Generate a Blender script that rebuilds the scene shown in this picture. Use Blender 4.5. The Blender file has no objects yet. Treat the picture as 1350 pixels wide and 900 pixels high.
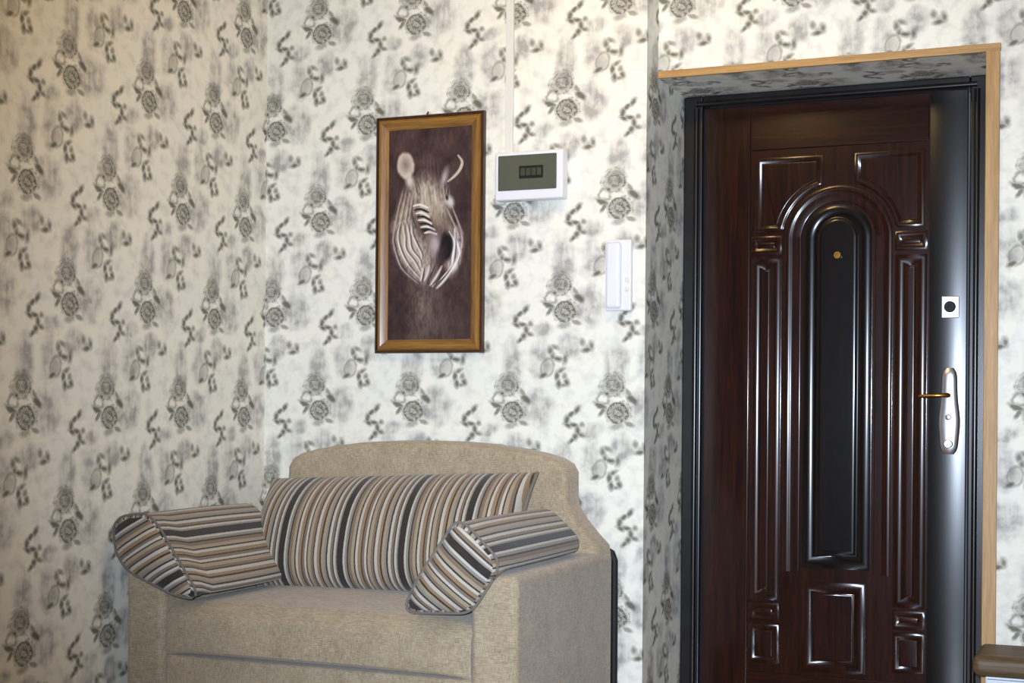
import bpy, bmesh, math, random
import numpy as np
from mathutils import Vector, Matrix

# ------------------------------------------------------------------ camera
scene = bpy.context.scene
COL = scene.collection
PI = math.pi
F_PX, YAW, PITCH, ROLL, CY = 1944.3, -0.39626, -0.00016, 0.00802, 537.8
CAM = Vector((2.760, -4.378, 0.996))

def camera_axes():
    c, s = math.cos(YAW), math.sin(YAW)
    r = Vector((c, -s, 0)); f0 = Vector((s, c, 0)); z = Vector((0, 0, 1))
    cp, sp = math.cos(PITCH), math.sin(PITCH)
    f = cp * f0 + sp * z; up = -sp * f0 + cp * z
    cr, sr = math.cos(ROLL), math.sin(ROLL)
    return cr * r + sr * up, cr * up - sr * r, f

RT, UP, FW = camera_axes()
cam_data = bpy.data.cameras.new('camera')
cam_data.sensor_width = 36.0
cam_data.lens = F_PX / 1350 * 36
cam_data.shift_y = (CY - 450) / 1350
cam = bpy.data.objects.new('camera', cam_data)
COL.objects.link(cam)
m = Matrix.Identity(4)
for i in range(3):
    m[i][0], m[i][1], m[i][2], m[i][3] = RT[i], UP[i], -FW[i], CAM[i]
cam.matrix_world = m
scene.camera = cam

# ------------------------------------------------------------------ world, flash, exposure
world = bpy.data.worlds.new('world'); scene.world = world
world.use_nodes = True
world.node_tree.nodes['Background'].inputs[0].default_value = (0.55, 0.65, 0.85, 1)
world.node_tree.nodes['Background'].inputs[1].default_value = 0.3

vs = scene.view_settings
vs.view_transform = 'Standard'; vs.look = 'None'; vs.gamma = 1.0
vs.use_curve_mapping = False
vs.exposure = 0.0

# the camera's own flash, a little above and beside the lens, aimed along the view
fl = bpy.data.lights.new('camera_flash', 'SPOT')
fl.energy = 1000; fl.color = (0.70, 0.82, 1.0)
fl.spot_size = math.radians(60); fl.spot_blend = 1.0; fl.shadow_soft_size = 0.03
flo = bpy.data.objects.new('camera_flash', fl); COL.objects.link(flo)
flo.location = CAM + RT * -0.03 + UP * 0.06
aim = Vector((1.45, 0.0, 1.15))
flo.rotation_euler = (aim - flo.location).to_track_quat('-Z', 'Y').to_euler()

LAMP_POS = (1.45, -1.05, 2.45)
LAMP_STRENGTH = 34.0

# ------------------------------------------------------------------ helpers
def lin(c):
    return tuple(((v / 255) / 12.92 if v / 255 <= 0.04045 else ((v / 255 + 0.055) / 1.055) ** 2.4) for v in c)
def rgba(c): return (*lin(c), 1.0)

def empty(name, loc=(0, 0, 0), label=None, cat=None, group=None):
    o = bpy.data.objects.new(name, None); COL.objects.link(o)
    o.location = loc; o.empty_display_size = 0.05
    tag(o, label, cat, group)
    return o
def tag(o, label=None, cat=None, group=None, kind=None):
    if label: o['label'] = label
    if cat: o['category'] = cat
    if group: o['group'] = group
    if kind: o['kind'] = kind
    return o
def mesh_obj(name, verts, faces, mat, parent=None, smooth=False, uvs=None):
    """world-space verts; the origin goes to the parent's location"""
    off = Vector(parent_origin(parent))
    me = bpy.data.meshes.new(name)
    me.from_pydata([tuple(Vector(v) - off) for v in verts], [], faces)
    me.update()
    o = bpy.data.objects.new(name, me); COL.objects.link(o)
    if mat: me.materials.append(mat)
    if smooth:
        for p in me.polygons: p.use_smooth = True
    if uvs is not None:
        uvl = me.uv_layers.new(name='UVMap')
        for l in me.loops: uvl.data[l.index].uv = uvs[l.index]
    if parent: o.parent = parent
    return o
def parent_origin(p):
    v = Vector((0, 0, 0))
    while p is not None:
        v += p.location; p = p.parent
    return v
def bm_obj(name, bm, mat, parent=None, smooth=False, sharp=40):
    bmesh.ops.recalc_face_normals(bm, faces=bm.faces)
    off = parent_origin(parent)
    for v in bm.verts: v.co -= off
    me = bpy.data.meshes.new(name); bm.to_mesh(me); bm.free()
    o = bpy.data.objects.new(name, me); COL.objects.link(o)
    if mat: me.materials.append(mat)
    if smooth:
        for p in me.polygons: p.use_smooth = True
        try: me.set_sharp_from_angle(angle=math.radians(sharp))
        except Exception: pass
    if parent: o.parent = parent
    if smooth:
        w = o.modifiers.new('weighted_normals', 'WEIGHTED_NORMAL'); w.mode = 'FACE_AREA'; w.weight = 80; w.keep_sharp = True
    return o
def add_box(bm, lo, hi, bevel=0.0, seg=2):
    lo = Vector(lo); hi = Vector(hi)
    r = bmesh.ops.create_cube(bm, size=1.0)
    for v in r['verts']:
        v.co = Vector(((lo[k] + hi[k]) / 2 + v.co[k] * (hi[k] - lo[k]) for k in range(3)))
    if bevel > 0:
        es = list({e for v in r['verts'] for e in v.link_edges})
        bmesh.ops.bevel(bm, geom=es, offset=bevel, segments=seg, profile=0.5, affect='EDGES')
def box(name, lo, hi, mat, parent=None, bevel=0.0, seg=2):
    bm = bmesh.new(); add_box(bm, lo, hi, bevel, seg)
    return bm_obj(name, bm, mat, parent, smooth=bevel > 0)
def add_tube(bm, pts, r, n=10, cap=True):
    pts = [Vector(p) for p in pts]; rings = []
    for i, p in enumerate(pts):
        a = pts[max(i - 1, 0)]; b = pts[min(i + 1, len(pts) - 1)]
        d = (b - a).normalized()
        ref = Vector((0, 0, 1)) if abs(d.z) < 0.9 else Vector((1, 0, 0))
        x = d.cross(ref).normalized(); y = d.cross(x)
        rr = r[i] if isinstance(r, (list, tuple)) else r
        rings.append([bm.verts.new(p + rr * (math.cos(2 * PI * k / n) * x + math.sin(2 * PI * k / n) * y)) for k in range(n)])
    for a, b in zip(rings, rings[1:]):
        for k in range(n): bm.faces.new((a[k], a[(k + 1) % n], b[(k + 1) % n], b[k]))
    if cap:
        bm.faces.new(rings[0][::-1]); bm.faces.new(rings[-1])
def add_lathe(bm, prof, center, axis='Z', n=24):
    """prof: (radius, height) along the axis"""
    c = Vector(center); rings = []
    for r, h in prof:
        ring = []
        for k in range(n):
            a = 2 * PI * k / n; x, y = r * math.cos(a), r * math.sin(a)
            p = {'Z': Vector((x, y, h)), 'Y': Vector((x, h, y)), 'X': Vector((h, x, y))}[axis]
            ring.append(bm.verts.new(c + p))
        rings.append(ring)
    for a, b in zip(rings, rings[1:]):
        for k in range(n): bm.faces.new((a[k], a[(k + 1) % n], b[(k + 1) % n], b[k]))
    bm.faces.new(rings[0][::-1]); bm.faces.new(rings[-1])

# ------------------------------------------------------------------ materials
class NT:
    def __init__(self, name, rough=0.6, spec=0.5):
        self.mat = bpy.data.materials.new(name); self.mat.use_nodes = True
        self.t = self.mat.node_tree; self.n = self.t.nodes; self.l = self.t.links
        self.b = self.n['Principled BSDF']
        self.b.inputs['Roughness'].default_value = rough
        self.b.inputs['Specular IOR Level'].default_value = spec
    def node(self, kind, **kw):
        n = self.n.new(kind)
        for k, v in kw.items(): setattr(n, k, v)
        return n
    def link(self, a, b): self.l.new(a, b)
    def setin(self, node, idx, v):
        if hasattr(v, 'links') or isinstance(v, bpy.types.NodeSocket): self.l.new(v, node.inputs[idx])
        else: node.inputs[idx].default_value = v
    def math(self, op, *a, clamp=False):
        n = self.n.new('ShaderNodeMath'); n.operation = op; n.use_clamp = clamp
        for i, v in enumerate(a): self.setin(n, i, v)
        return n.outputs[0]
    def vmath(self, op, *a):
        n = self.n.new('ShaderNodeVectorMath'); n.operation = op
        for i, v in enumerate(a): self.setin(n, i, v)
        return n.outputs['Value'] if op in ('LENGTH', 'DOT_PRODUCT', 'DISTANCE') else n.outputs[0]
    def mix(self, fac, a, b):
        n = self.n.new('ShaderNodeMix'); n.data_type = 'RGBA'
        self.setin(n, 0, fac); self.setin(n, 6, a); self.setin(n, 7, b)
        return n.outputs[2]
    def ramp(self, fac, stops, interp='LINEAR'):
        n = self.n.new('ShaderNodeValToRGB'); n.color_ramp.interpolation = interp
        e = n.color_ramp.elements
        while len(e) < len(stops): e.new(0.5)
        for k, (p, c) in enumerate(stops):
            e[k].position = p; e[k].color = c
        self.setin(n, 0, fac); return n.outputs[0]
    def noise(self, vec, scale, detail=2.0, rough=0.5):
        n = self.n.new('ShaderNodeTexNoise')
        n.inputs['Scale'].default_value = scale; n.inputs['Detail'].default_value = detail
        n.inputs['Roughness'].default_value = rough
        if vec is not None: self.l.new(vec, n.inputs['Vector'])
        return n
    def coord(self, out='Object'):
        return self.n.new('ShaderNodeTexCoord').outputs[out]
    def mapping(self, vec, loc=(0, 0, 0), rot=(0, 0, 0), scale=(1, 1, 1), kind='POINT'):
        n = self.n.new('ShaderNodeMapping'); n.vector_type = kind
        self.l.new(vec, n.inputs[0])
        n.inputs['Location'].default_value = loc; n.inputs['Rotation'].default_value = rot
        n.inputs['Scale'].default_value = scale
        return n.outputs[0]
    def color(self, v): self.setin(self.b, 'Base Color', v)
    def bump(self, h, strength=0.3, dist=0.002):
        n = self.n.new('ShaderNodeBump')
        n.inputs['Strength'].default_value = strength; n.inputs['Distance'].default_value = dist
        self.l.new(h, n.inputs['Height']); self.l.new(n.outputs[0], self.b.inputs['Normal'])

def plain(name, c, rough=0.5, metal=0.0, spec=0.5, grain=0.06):
    t = NT(name, rough, spec)
    n = t.noise(t.coord(), 30.0, 3.0)
    dark = tuple(v * (1 - grain) for v in lin(c)) + (1,)
    t.color(t.mix(n.outputs[0], dark, rgba(c)))
    t.b.inputs['Metallic'].default_value = metal
    return t.mat

# ---- wallpaper: a half-drop repeat of roses, vines, sprays and buds
COL_A, HALF = 0.1783, 0.32
def wallpaper():
    t = NT('floral_wallpaper', 0.62, 0.25)
    uv = t.node('ShaderNodeUVMap', uv_map='UVMap').outputs[0]
    sep = t.node('ShaderNodeSeparateXYZ'); t.link(uv, sep.inputs[0])
    warp = t.noise(uv, 9.0, 2.0)     # only for the loose watercolour tints

    def fold(ox, oy, amp=0.006, nscale=55.0):
        qx = t.math('SUBTRACT', sep.outputs[0], ox); qy = t.math('SUBTRACT', sep.outputs[1], oy)
        dx = t.math('WRAP', qx, COL_A / 2, -COL_A / 2)
        i = t.math('ROUND', t.math('DIVIDE', t.math('SUBTRACT', qx, dx), COL_A))
        ty = t.math('SUBTRACT', qy, t.math('MULTIPLY', i, HALF))
        dy = t.math('WRAP', ty, HALF, -HALF)
        c = t.node('ShaderNodeCombineXYZ')
        t.link(dx, c.inputs[0]); t.link(dy, c.inputs[1])
        raw = c.outputs[0]
        if amp == 0: return raw, raw
        nz = t.noise(raw, nscale, 2.0)
        d = t.vmath('SCALE', t.vmath('SUBTRACT', nz.outputs['Color'], (0.5, 0.5, 0.5)))
        d.node.inputs['Scale'].default_value = amp * 2
        return t.vmath('ADD', raw, d), raw
    def flat(v):
        return t.mapping(v, scale=(1, 1, 0))
    def ell(v, cx, cy, rx, ry, rot=0.0):
        return t.vmath('LENGTH', t.mapping(v, (cx, cy, 0), (0, 0, rot), (rx, ry, 1), 'TEXTURE'))
    def fill(L, soft=0.3):
        return t.math('DIVIDE', t.math('SUBTRACT', 1.0, L), soft, clamp=True)
    def ring(L, w=0.22):
        return t.math('SUBTRACT', 1.0, t.math('DIVIDE', t.math('ABSOLUTE', t.math('SUBTRACT', L, 1.0)), w), clamp=True)
    def mx(*s):
        r = s[0]
        for x in s[1:]: r = t.math('MAXIMUM', r, x)
        return r
    K, KY = 1 / (4.5 * 392), 1 / (4.5 * 425)     # drawing units to metres

    # rose (origin: the white gap between its two blooms)
    rv, rraw = fold(0, 0, 0.009, 42); rv = t.mapping(rv, scale=(.88, .90, 0))
    up_, lo_ = ell(rv, -.012, .042, .037, .036), ell(rv, .003, -.034, .038, .036)
    side = ell(rv, -.040, .006, .017, .016)
    leaf_r = ell(rv, .044, .003, .026, .014, -.6); leaf_r2 = ell(rv, .032, .022, .020, .011, -.9)
    leaf_l = ell(rv, -.048, -.014, .030, .012, -.5); leaf_l2 = ell(rv, -.043, -.032, .020, .009, 1.0)
    tail = ell(rv, .036, -.066, .020, .010, -.4); tail2 = ell(rv, .000, -.072, .026, .014, .3)
    fine = t.noise(rv, 85.0, 3.0, .6).outputs[0]
    tone = t.math('MULTIPLY', t.math('SUBTRACT', fine, .38), 3.2, clamp=True)
    curl = t.math('ABSOLUTE', t.math('SINE', t.math('ADD', t.math('MULTIPLY', up_, 6.5), t.math('MULTIPLY', fine, 7.0))))
    curl2 = t.math('ABSOLUTE', t.math('SINE', t.math('ADD', t.math('MULTIPLY', lo_, 7.0), t.math('MULTIPLY', fine, 8.0))))
    bloom_up = t.math('MULTIPLY', fill(up_, .2), t.math('ADD', t.math('MULTIPLY', t.math('SUBTRACT', 1.0, curl), .50), t.math('ADD', .36, t.math('MULTIPLY', tone, .30))))
    bloom_lo = t.math('MULTIPLY', fill(lo_, .2), t.math('ADD', t.math('MULTIPLY', t.math('SUBTRACT', 1.0, curl2), .45), t.math('ADD', .50, t.math('MULTIPLY', tone, .34))))
    rose = mx(bloom_up, bloom_lo, t.math('MULTIPLY', ring(up_, .2), t.math('MULTIPLY', tone, .8)), t.math('MULTIPLY', ring(lo_, .18), t.math('MULTIPLY', tone, .95)),
              t.math('MULTIPLY', ring(side, .5), .75), fill(leaf_r, .6), t.math('MULTIPLY', fill(leaf_r2, .6), .75), fill(leaf_l, .6), t.math('MULTIPLY', fill(leaf_l2, .6), .9),
              t.math('MULTIPLY', fill(tail, .6), .75), t.math('MULTIPLY', fill(tail2, .6), .6))
    gap = t.math('SUBTRACT', 1.0, t.math('MULTIPLY', fill(ell(rv, -.002, .004, .027, .009, -.1), .6), .9))
    rose = t.math('MULTIPLY', rose, gap)

    def strokes(v, ox, oy, pieces):
        out = None
        for (x, y, rx, ry, rot, s) in pieces:
            L = ell(v, (x - ox) * K, -(y - oy) * KY, (rx * 1.25 + 8) * K, (ry * 1.25 + 6) * KY, rot)
            f = fill(L, .75)
            if s != 1: f = t.math('MULTIPLY', f, s)
            out = f if out is None else mx(out, f)
        return out
    # hooked vine
    sv, _ = fold(-0.1447, -0.078, 0.005, 60); sv = flat(sv)
    vine = strokes(sv, 410, 715, [(432, 622, 30, 15, .9, 1), (396, 650, 30, 13, .6, 1), (372, 685, 14, 34, -.1, 1),
        (378, 716, 26, 14, -.4, 1), (414, 714, 32, 13, -.2, 1), (438, 748, 14, 38, .1, 1), (422, 785, 17, 24, -.4, 1),
        (400, 808, 22, 12, .8, 1), (462, 712, 12, 16, 0, .8), (458, 772, 24, 11, -.3, .9)])
    # three-bloom spray
    pv, _ = fold(0.149 - COL_A, 0.110 - HALF, 0.0055, 55); pv = flat(pv)
    spray = strokes(pv, 930, 340, [(903, 245, 13, 32, .1, .9), (928, 226, 26, 10, -.4, .8), (915, 285, 15, 24, .3, .9),
        (945, 298, 36, 15, -.2, 1), (990, 298, 13, 38, -.2, .9),
        (964, 370, 26, 12, .5, .9), (940, 402, 12, 32, 0, 1), (952, 448, 14, 28, .1, 1),
        (987, 402, 13, 18, .3, .8), (1000, 440, 14, 26, .1, 1), (980, 458, 24, 10, 0, .8)])
    lb = ell(pv, (883 - 930) * K, -(352 - 340) * KY, 36 * K, 54 * KY, -.35)
    spray = mx(spray, t.math('MULTIPLY', ring(lb, .35), .65), t.math('MULTIPLY', fill(lb), .35),
               fill(ell(pv, (860 - 930) * K, -(398 - 340) * KY, 40 * K, 24 * KY, .3), .7))
    # small bud
    bv, _ = fold(0.078, -0.147, 0.005, 60); bv = flat(bv)
    bud = strokes(bv, 800, 825, [(773, 805, 13, 26, .3, .8), (798, 850, 32, 14, .1, 1),
        (826, 824, 14, 30, .3, .9), (800, 832, 24, 20, 0, .5)])

    # watercolour tints
    wv = t.vmath('SUBTRACT', warp.outputs['Color'], (0.5, 0.5, 0.5)); 
    wv.node.location = (0, 0)
    wsc = t.vmath('SCALE', wv); wsc.node.inputs['Scale'].default_value = 0.030
    t0, _ = fold(0.0, 0.11, 0); t1, _ = fold(0.078 - .06, -0.145, 0); t2, _ = fold(-.1447 + .066, -.078 - .02, 0); t3, _ = fold(.0885, -.02, 0); t4, _ = fold(-.085, -.19, 0)
    def soft(v, rx, ry, rot=0):
        return t.math('SMOOTH_MIN', fill(ell(flat(t.vmath('ADD', v, wsc)), 0, 0, rx, ry, rot), .5), 1.0, 0.1)
    streak = t.noise(t.mapping(uv, scale=(60, 9, 1)), 1.0, 3.0).outputs[0]
    blot = t.noise(uv, 26.0, 3.0).outputs[0]
    tint = mx(t.math('MULTIPLY', soft(t0, .044, .100), .9), t.math('MULTIPLY', soft(t1, .046, .050), 1.0),
              t.math('MULTIPLY', soft(t2, .042, .030, .4), .8), t.math('MULTIPLY', soft(t3, .064, .075), .9), t.math('MULTIPLY', soft(t4, .040, .085), .7))
    mott = t.math('ADD', t.math('MULTIPLY', streak, .45), t.math('MULTIPLY', blot, .55))
    mott = t.math('MULTIPLY', t.math('SUBTRACT', mott, .38), 4.5, clamp=True)
    tint = t.math('MULTIPLY', tint, t.math('ADD', .30, t.math('MULTIPLY', mott, .70)))
    tint = t.math('ADD', tint, t.math('MULTIPLY', t.math('SUBTRACT', blot, .47, clamp=True), 1.3), clamp=True)

    base = t.mix(t.noise(uv, 7.0, 2.0).outputs[0], rgba((246, 240, 220)), rgba((238, 235, 224)))
    tintc = t.mix(t.noise(uv, 12.0, 1.0).outputs[0], rgba((144, 136, 142)), rgba((152, 150, 136)))
    c = t.mix(t.math('MULTIPLY', tint, .78), base, tintc)
    ink = mx(rose, vine, spray, bud)
    inkc = t.mix(t.noise(uv, 60.0, 1.0).outputs[0], rgba((84, 81, 66)), rgba((112, 107, 94)))
    c = t.mix(t.math('MULTIPLY', ink, .92, clamp=True), c, inkc)
    t.color(c)
    t.bump(t.noise(uv, 700.0, 2.0).outputs[0], 0.10, 0.0008)
    return t.mat

def wood(name, c1, c2, axis='Z', rough=0.3, coat=0.0, scale=6.0, spec=0.5):
    t = NT(name, rough, spec)
    v = t.coord()
    s = {'Z': (22, 22, 1.2), 'X': (1.2, 22, 22), 'Y': (22, 1.2, 22)}[axis]
    g = t.noise(t.mapping(v, scale=s), scale * .5, 4.0, 0.6)
    g2 = t.noise(t.mapping(v, scale=tuple(q * 4 for q in s)), scale * .5, 2.0)
    f = t.math('ADD', t.math('MULTIPLY', g.outputs[0], .7), t.math('MULTIPLY', g2.outputs[0], .3))
    t.color(t.ramp(f, [(0.33, rgba(c1)), (0.66, rgba(c2))]))
    t.b.inputs['Coat Weight'].default_value = coat
    t.b.inputs['Coat Roughness'].default_value = 0.13
    t.bump(f, 0.06, 0.001)
    return t.mat

def fabric():
    t = NT('beige_chenille', 0.95, 0.15)
    v = t.coord()
    a = t.noise(t.mapping(v, scale=(420, 420, 60)), 1.0, 2.0).outputs[0]
    b = t.noise(t.mapping(v, scale=(60, 60, 420)), 1.0, 2.0).outputs[0]
    w = t.math('ADD', t.math('MULTIPLY', a, .5), t.math('MULTIPLY', b, .5))
    big = t.noise(v, 14.0, 3.0).outputs[0]
    f = t.math('ADD', t.math('MULTIPLY', w, .8), t.math('MULTIPLY', big, .2))
    t.color(t.ramp(f, [(0.32, rgba((134, 117, 92))), (0.68, rgba((198, 179, 150)))]))
    t.b.inputs['Sheen Weight'].default_value = 0.25
    t.b.inputs['Sheen Roughness'].default_value = 0.5
    t.bump(w, 0.5, 0.0025)
    return t.mat

STRIPE_PERIOD = 0.210
def stripes():
    t = NT('striped_chenille', 0.95, 0.12)
    uv = t.node('ShaderNodeUVMap', uv_map='UVMap').outputs[0]
    sep = t.node('ShaderNodeSeparateXYZ'); t.link(uv, sep.inputs[0])
    wob = t.noise(uv, 120.0, 2.0).outputs[0]
    x = t.math('ADD', sep.outputs[0], t.math('MULTIPLY', t.math('SUBTRACT', wob, .5), .0022))
    u = t.math('FRACT', t.math('DIVIDE', x, STRIPE_PERIOD))
    BLK, DK, TAN, BG, LT, TP, GR = (28, 24, 24), (52, 42, 36), (160, 132, 98), (178, 158, 130), (208, 200, 186), (134, 114, 94), (150, 144, 134)
    seq = [(0, BLK), (.10, LT), (.13, GR), (.165, DK), (.19, TP), (.235, BG), (.285, DK), (.305, LT), (.345, TAN), (.395, DK), (.415, TP),
           (.455, LT), (.49, DK), (.51, BG), (.56, TP), (.60, DK), (.62, LT), (.665, TAN), (.71, DK), (.735, BG), (.78, GR), (.815, DK), (.84, LT), (.885, TP), (.925, DK), (.945, LT), (.975, GR)]
    r1 = [(p, rgba(c)) for p, c in seq]
    c = t.ramp(u, r1, 'CONSTANT')
    weave = t.noise(t.mapping(uv, scale=(300, 500, 1)), 1.0, 2.0).outputs[0]
    c2 = t.mix(t.math('MULTIPLY', weave, .45), c, rgba((110, 100, 90)))
    t.color(c2)
    t.b.inputs['Sheen Weight'].default_value = 0.2
    t.bump(weave, 0.4, 0.002)
    return t.mat

M_PAPER = wallpaper()
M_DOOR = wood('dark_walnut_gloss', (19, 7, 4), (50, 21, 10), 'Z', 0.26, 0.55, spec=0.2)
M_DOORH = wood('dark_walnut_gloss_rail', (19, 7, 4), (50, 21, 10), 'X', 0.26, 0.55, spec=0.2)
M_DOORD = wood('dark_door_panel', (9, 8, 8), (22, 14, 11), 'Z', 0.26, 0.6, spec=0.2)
M_STILE = wood('black_brown_steel', (10, 7, 7), (18, 12, 11), 'Z', 0.27, 0.0, spec=0.6)
M_TRIM = wood('pale_pine_trim', (158, 118, 66), (192, 150, 92), 'Z', 0.5)
M_TRIMX = wood('pale_pine_trim_across', (158, 118, 66), (192, 150, 92), 'X', 0.5)
M_FRAME = wood('amber_frame_wood', (104, 68, 24), (162, 116, 54), 'Z', 0.35, 0.2)
M_FRAMEX = wood('amber_frame_wood_across', (104, 68, 24), (162, 116, 54), 'X', 0.35, 0.2)
M_FRAMED = wood('dark_frame_edge', (46, 26, 14), (74, 42, 22), 'Z', 0.4)
M_FABRIC = fabric()
M_STRIPE = stripes()
M_BLACK = plain('matt_black', (18, 18, 20), 0.7)
M_WHITE = plain('white_plastic', (236, 234, 236), 0.35, grain=0.03)
M_DUCT = plain('cream_plastic', (228, 224, 212), 0.45, grain=0.03)
M_SMOKE = plain('smoked_window', (92, 94, 80), 0.15, grain=0.1)
M_BREAKD = plain('breaker_grey', (64, 66, 52), 0.4)
M_BREAK = plain('breaker_black', (26, 28, 20), 0.4)
M_METAL = plain('brushed_nickel', (232, 232, 236), 0.34, 1.0, grain=0.05)
M_BRASS = plain('brass', (170, 122, 62), 0.3, 1.0)
M_CEIL = plain('white_ceiling', (235, 233, 228), 0.9)
M_BROWN = plain('unseen_wall_brown', (112, 92, 76), 0.9)  # colour invented for the unseen walls, to darken the door's reflections
M_SHELF = wood('worn_oak', (72, 56, 36), (116, 92, 60), 'X', 0.55)
M_LAMWHITE = plain('white_laminate', (222, 228, 232), 0.4, grain=0.03)

def floor_mat():
    t = NT('laminate_floor', 0.35, 0.4)
    v = t.coord()
    br = t.node('ShaderNodeTexBrick'); br.inputs['Scale'].default_value = 1.0
    br.inputs['Brick Width'].default_value = 1.2; br.inputs['Row Height'].default_value = 0.19
    br.inputs['Mortar Size'].default_value = 0.002
    br.inputs['Color1'].default_value = rgba((150, 110, 72)); br.inputs['Color2'].default_value = rgba((128, 90, 58))
    br.inputs['Mortar'].default_value = rgba((60, 40, 26))
    t.link(v, br.inputs['Vector'])
    g = t.noise(t.mapping(v, scale=(2, 30, 1)), 4.0, 4.0).outputs[0]
    t.color(t.mix(t.math('MULTIPLY', g, .4), br.outputs[0], rgba((92, 62, 38))))
    return t.mat
M_FLOOR = floor_mat()

# ------------------------------------------------------------------ the room
CEIL = 2.62
XC = 1.373            # corner where the sofa wall ends
YD = 0.12             # plane of the wall round the door
XR = 2.372            # right side of the door opening
ZT = 2.045            # top of the door opening
ROOM_R, ROOM_F = 3.7, -5.7

def wall_boxes(name, boxes, ph, mat=M_PAPER, umode='x'):
    """boxes with UVs in metres measured from a rose: u along the wall, v up"""
    verts, faces, uvs = [], [], []
    for lo, hi in boxes:
        b = len(verts)
        for z in (lo[2], hi[2]):
            for (x, y) in ((lo[0], lo[1]), (hi[0], lo[1]), (hi[0], hi[1]), (lo[0], hi[1])): verts.append((x, y, z))
        for f in ((0, 1, 5, 4), (1, 2, 6, 5), (2, 3, 7, 6), (3, 0, 4, 7), (4, 5, 6, 7), (3, 2, 1, 0)):
            faces.append(tuple(b + k for k in f))
            P = [verts[b + k] for k in f]
            nx = len({round(p[0], 5) for p in P}) == 1; nz = len({round(p[2], 5) for p in P}) == 1
            for p in P:
                if nz: u, v = p[0], p[1]
                elif nx: u, v = (p[0] + p[1], p[2]) if umode == 'x' else (p[1], p[2])
                else: u, v = p[0], p[2]
                uvs.append((u - ph[0], v - ph[1]))
    return tag(mesh_obj(name, verts, faces, mat, uvs=uvs), kind='structure')

wall_boxes('wall_back', [((-0.2, 0, 0), (XC, 0.6, CEIL))], (0.0351 + COL_A, 2.301))
wall_boxes('wall_left', [((-0.2, ROOM_F, 0), (0, 0, CEIL))], (-0.1312, 2.277), umode='y')
wall_boxes('wall_door', [((XC, YD, ZT), (XR, 0.6, CEIL)), ((XR, YD, 0), (ROOM_R + 0.2, 0.6, CEIL))], (1.80, 2.305))
wall_boxes('wall_right', [((ROOM_R, ROOM_F, 0), (ROOM_R + 0.2, YD, CEIL))], (0, 2.28), mat=M_BROWN, umode='y')
wall_boxes('wall_front', [((-0.2, ROOM_F - 0.2, 0), (ROOM_R + 0.2, ROOM_F, CEIL))], (0, 2.28), mat=M_BROWN)
tag(box('floor', (-0.2, ROOM_F - 0.2, -0.1), (ROOM_R + 0.2, 0.6, 0), M_FLOOR), kind='structure')
tag(box('ceiling', (-0.2, ROOM_F - 0.2, CEIL), (ROOM_R + 0.2, 0.6, CEIL + 0.1), M_CEIL), kind='structure')

# pine corner trim round the top and right of the opening
tag(box('trim_1', (XC + 0.001, YD - 0.010, ZT - 0.002), (XR + 0.038, YD + 0.002, ZT + 0.022), M_TRIMX, bevel=0.003), kind='structure')
tag(box('trim_2', (XR - 0.004, YD - 0.011, 0.0), (XR + 0.036, YD + 0.002, ZT + 0.0), M_TRIM, bevel=0.003), kind='structure')

# ------------------------------------------------------------------ the entrance door
DF, DL = 0.405, 0.420        # front of the frame, front of the leaf
door = empty('door_1', ((XC + XR) / 2, DL, 0)); tag(door, kind='structure')
door['label'] = 'dark glossy wooden entrance door with arched raised panels'
# frame: two jambs and a head, each with a rounded bead
def frame_piece(name, lo, hi, bead, mat):
    bm = bmesh.new(); add_box(bm, lo, hi, 0.006, 2)
    add_tube(bm, bead, 0.009, 10)
    return bm_obj(name, bm, mat, door, True)
fx0, fx1, fz1 = XC + 0.002, XR - 0.001, ZT - 0.003
frame_piece('door_jamb', (fx0, DF, 0.0), (1.440, 0.50, fz1), [(1.420, DF, 0.0), (1.420, DF, 1.999)], M_STILE)
frame_piece('door_jamb', (2.296, DF, 0.0), (fx1, 0.50, fz1), [(2.318, DF, 0.0), (2.318, DF, 1.999)], M_STILE)
frame_piece('door_head', (1.440, DF, 2.006), (2.296, 0.50, fz1), [(1.420, DF, 2.014), (2.318, DF, 2.014)], M_STILE)
# leaf: hinge stile, field, top rail, lock stile
leaf = box('door_leaf', (1.446, DL, 0.012), (2.290, 0.465, 2.002), M_DOOR, door, 0.003)
box('hinge_stile', (1.448, DL - 0.006, 0.014), (1.600, DL + 0.002, 2.000), M_DOOR, leaf, 0.003)
box('top_rail', (1.604, DL - 0.006, 1.850), (2.172, DL + 0.002, 2.000), M_DOORH, leaf, 0.003)
box('bottom_rail', (1.604, DL - 0.006, 0.014), (2.172, DL + 0.002, 0.135), M_DOORH, leaf, 0.003)
bm = bmesh.new(); rows = []
for z in (0.014, 2.000):
    row = [bm.verts.new((2.176, DL + 0.002, z))]
    for k in range(13):
        a = math.radians(-9 + 18 * k / 12); R = 0.056 / math.sin(math.radians(9))
        row.append(bm.verts.new((2.232 + R * math.sin(a), DL - 0.003 - R * (math.cos(a) - math.cos(math.radians(9))), z)))
    row.append(bm.verts.new((2.288, DL + 0.002, z))); rows.append(row)
for k in range(14): bm.faces.new((rows[0][k], rows[0][k + 1], rows[1][k + 1], rows[1][k]))
bm.faces.new((rows[0][14], rows[0][0], rows[1][0], rows[1][14])); bm.faces.new(rows[0]); bm.faces.new(rows[1])
bm_obj('lock_stile', bm, M_STILE, leaf, True, 40)

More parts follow.
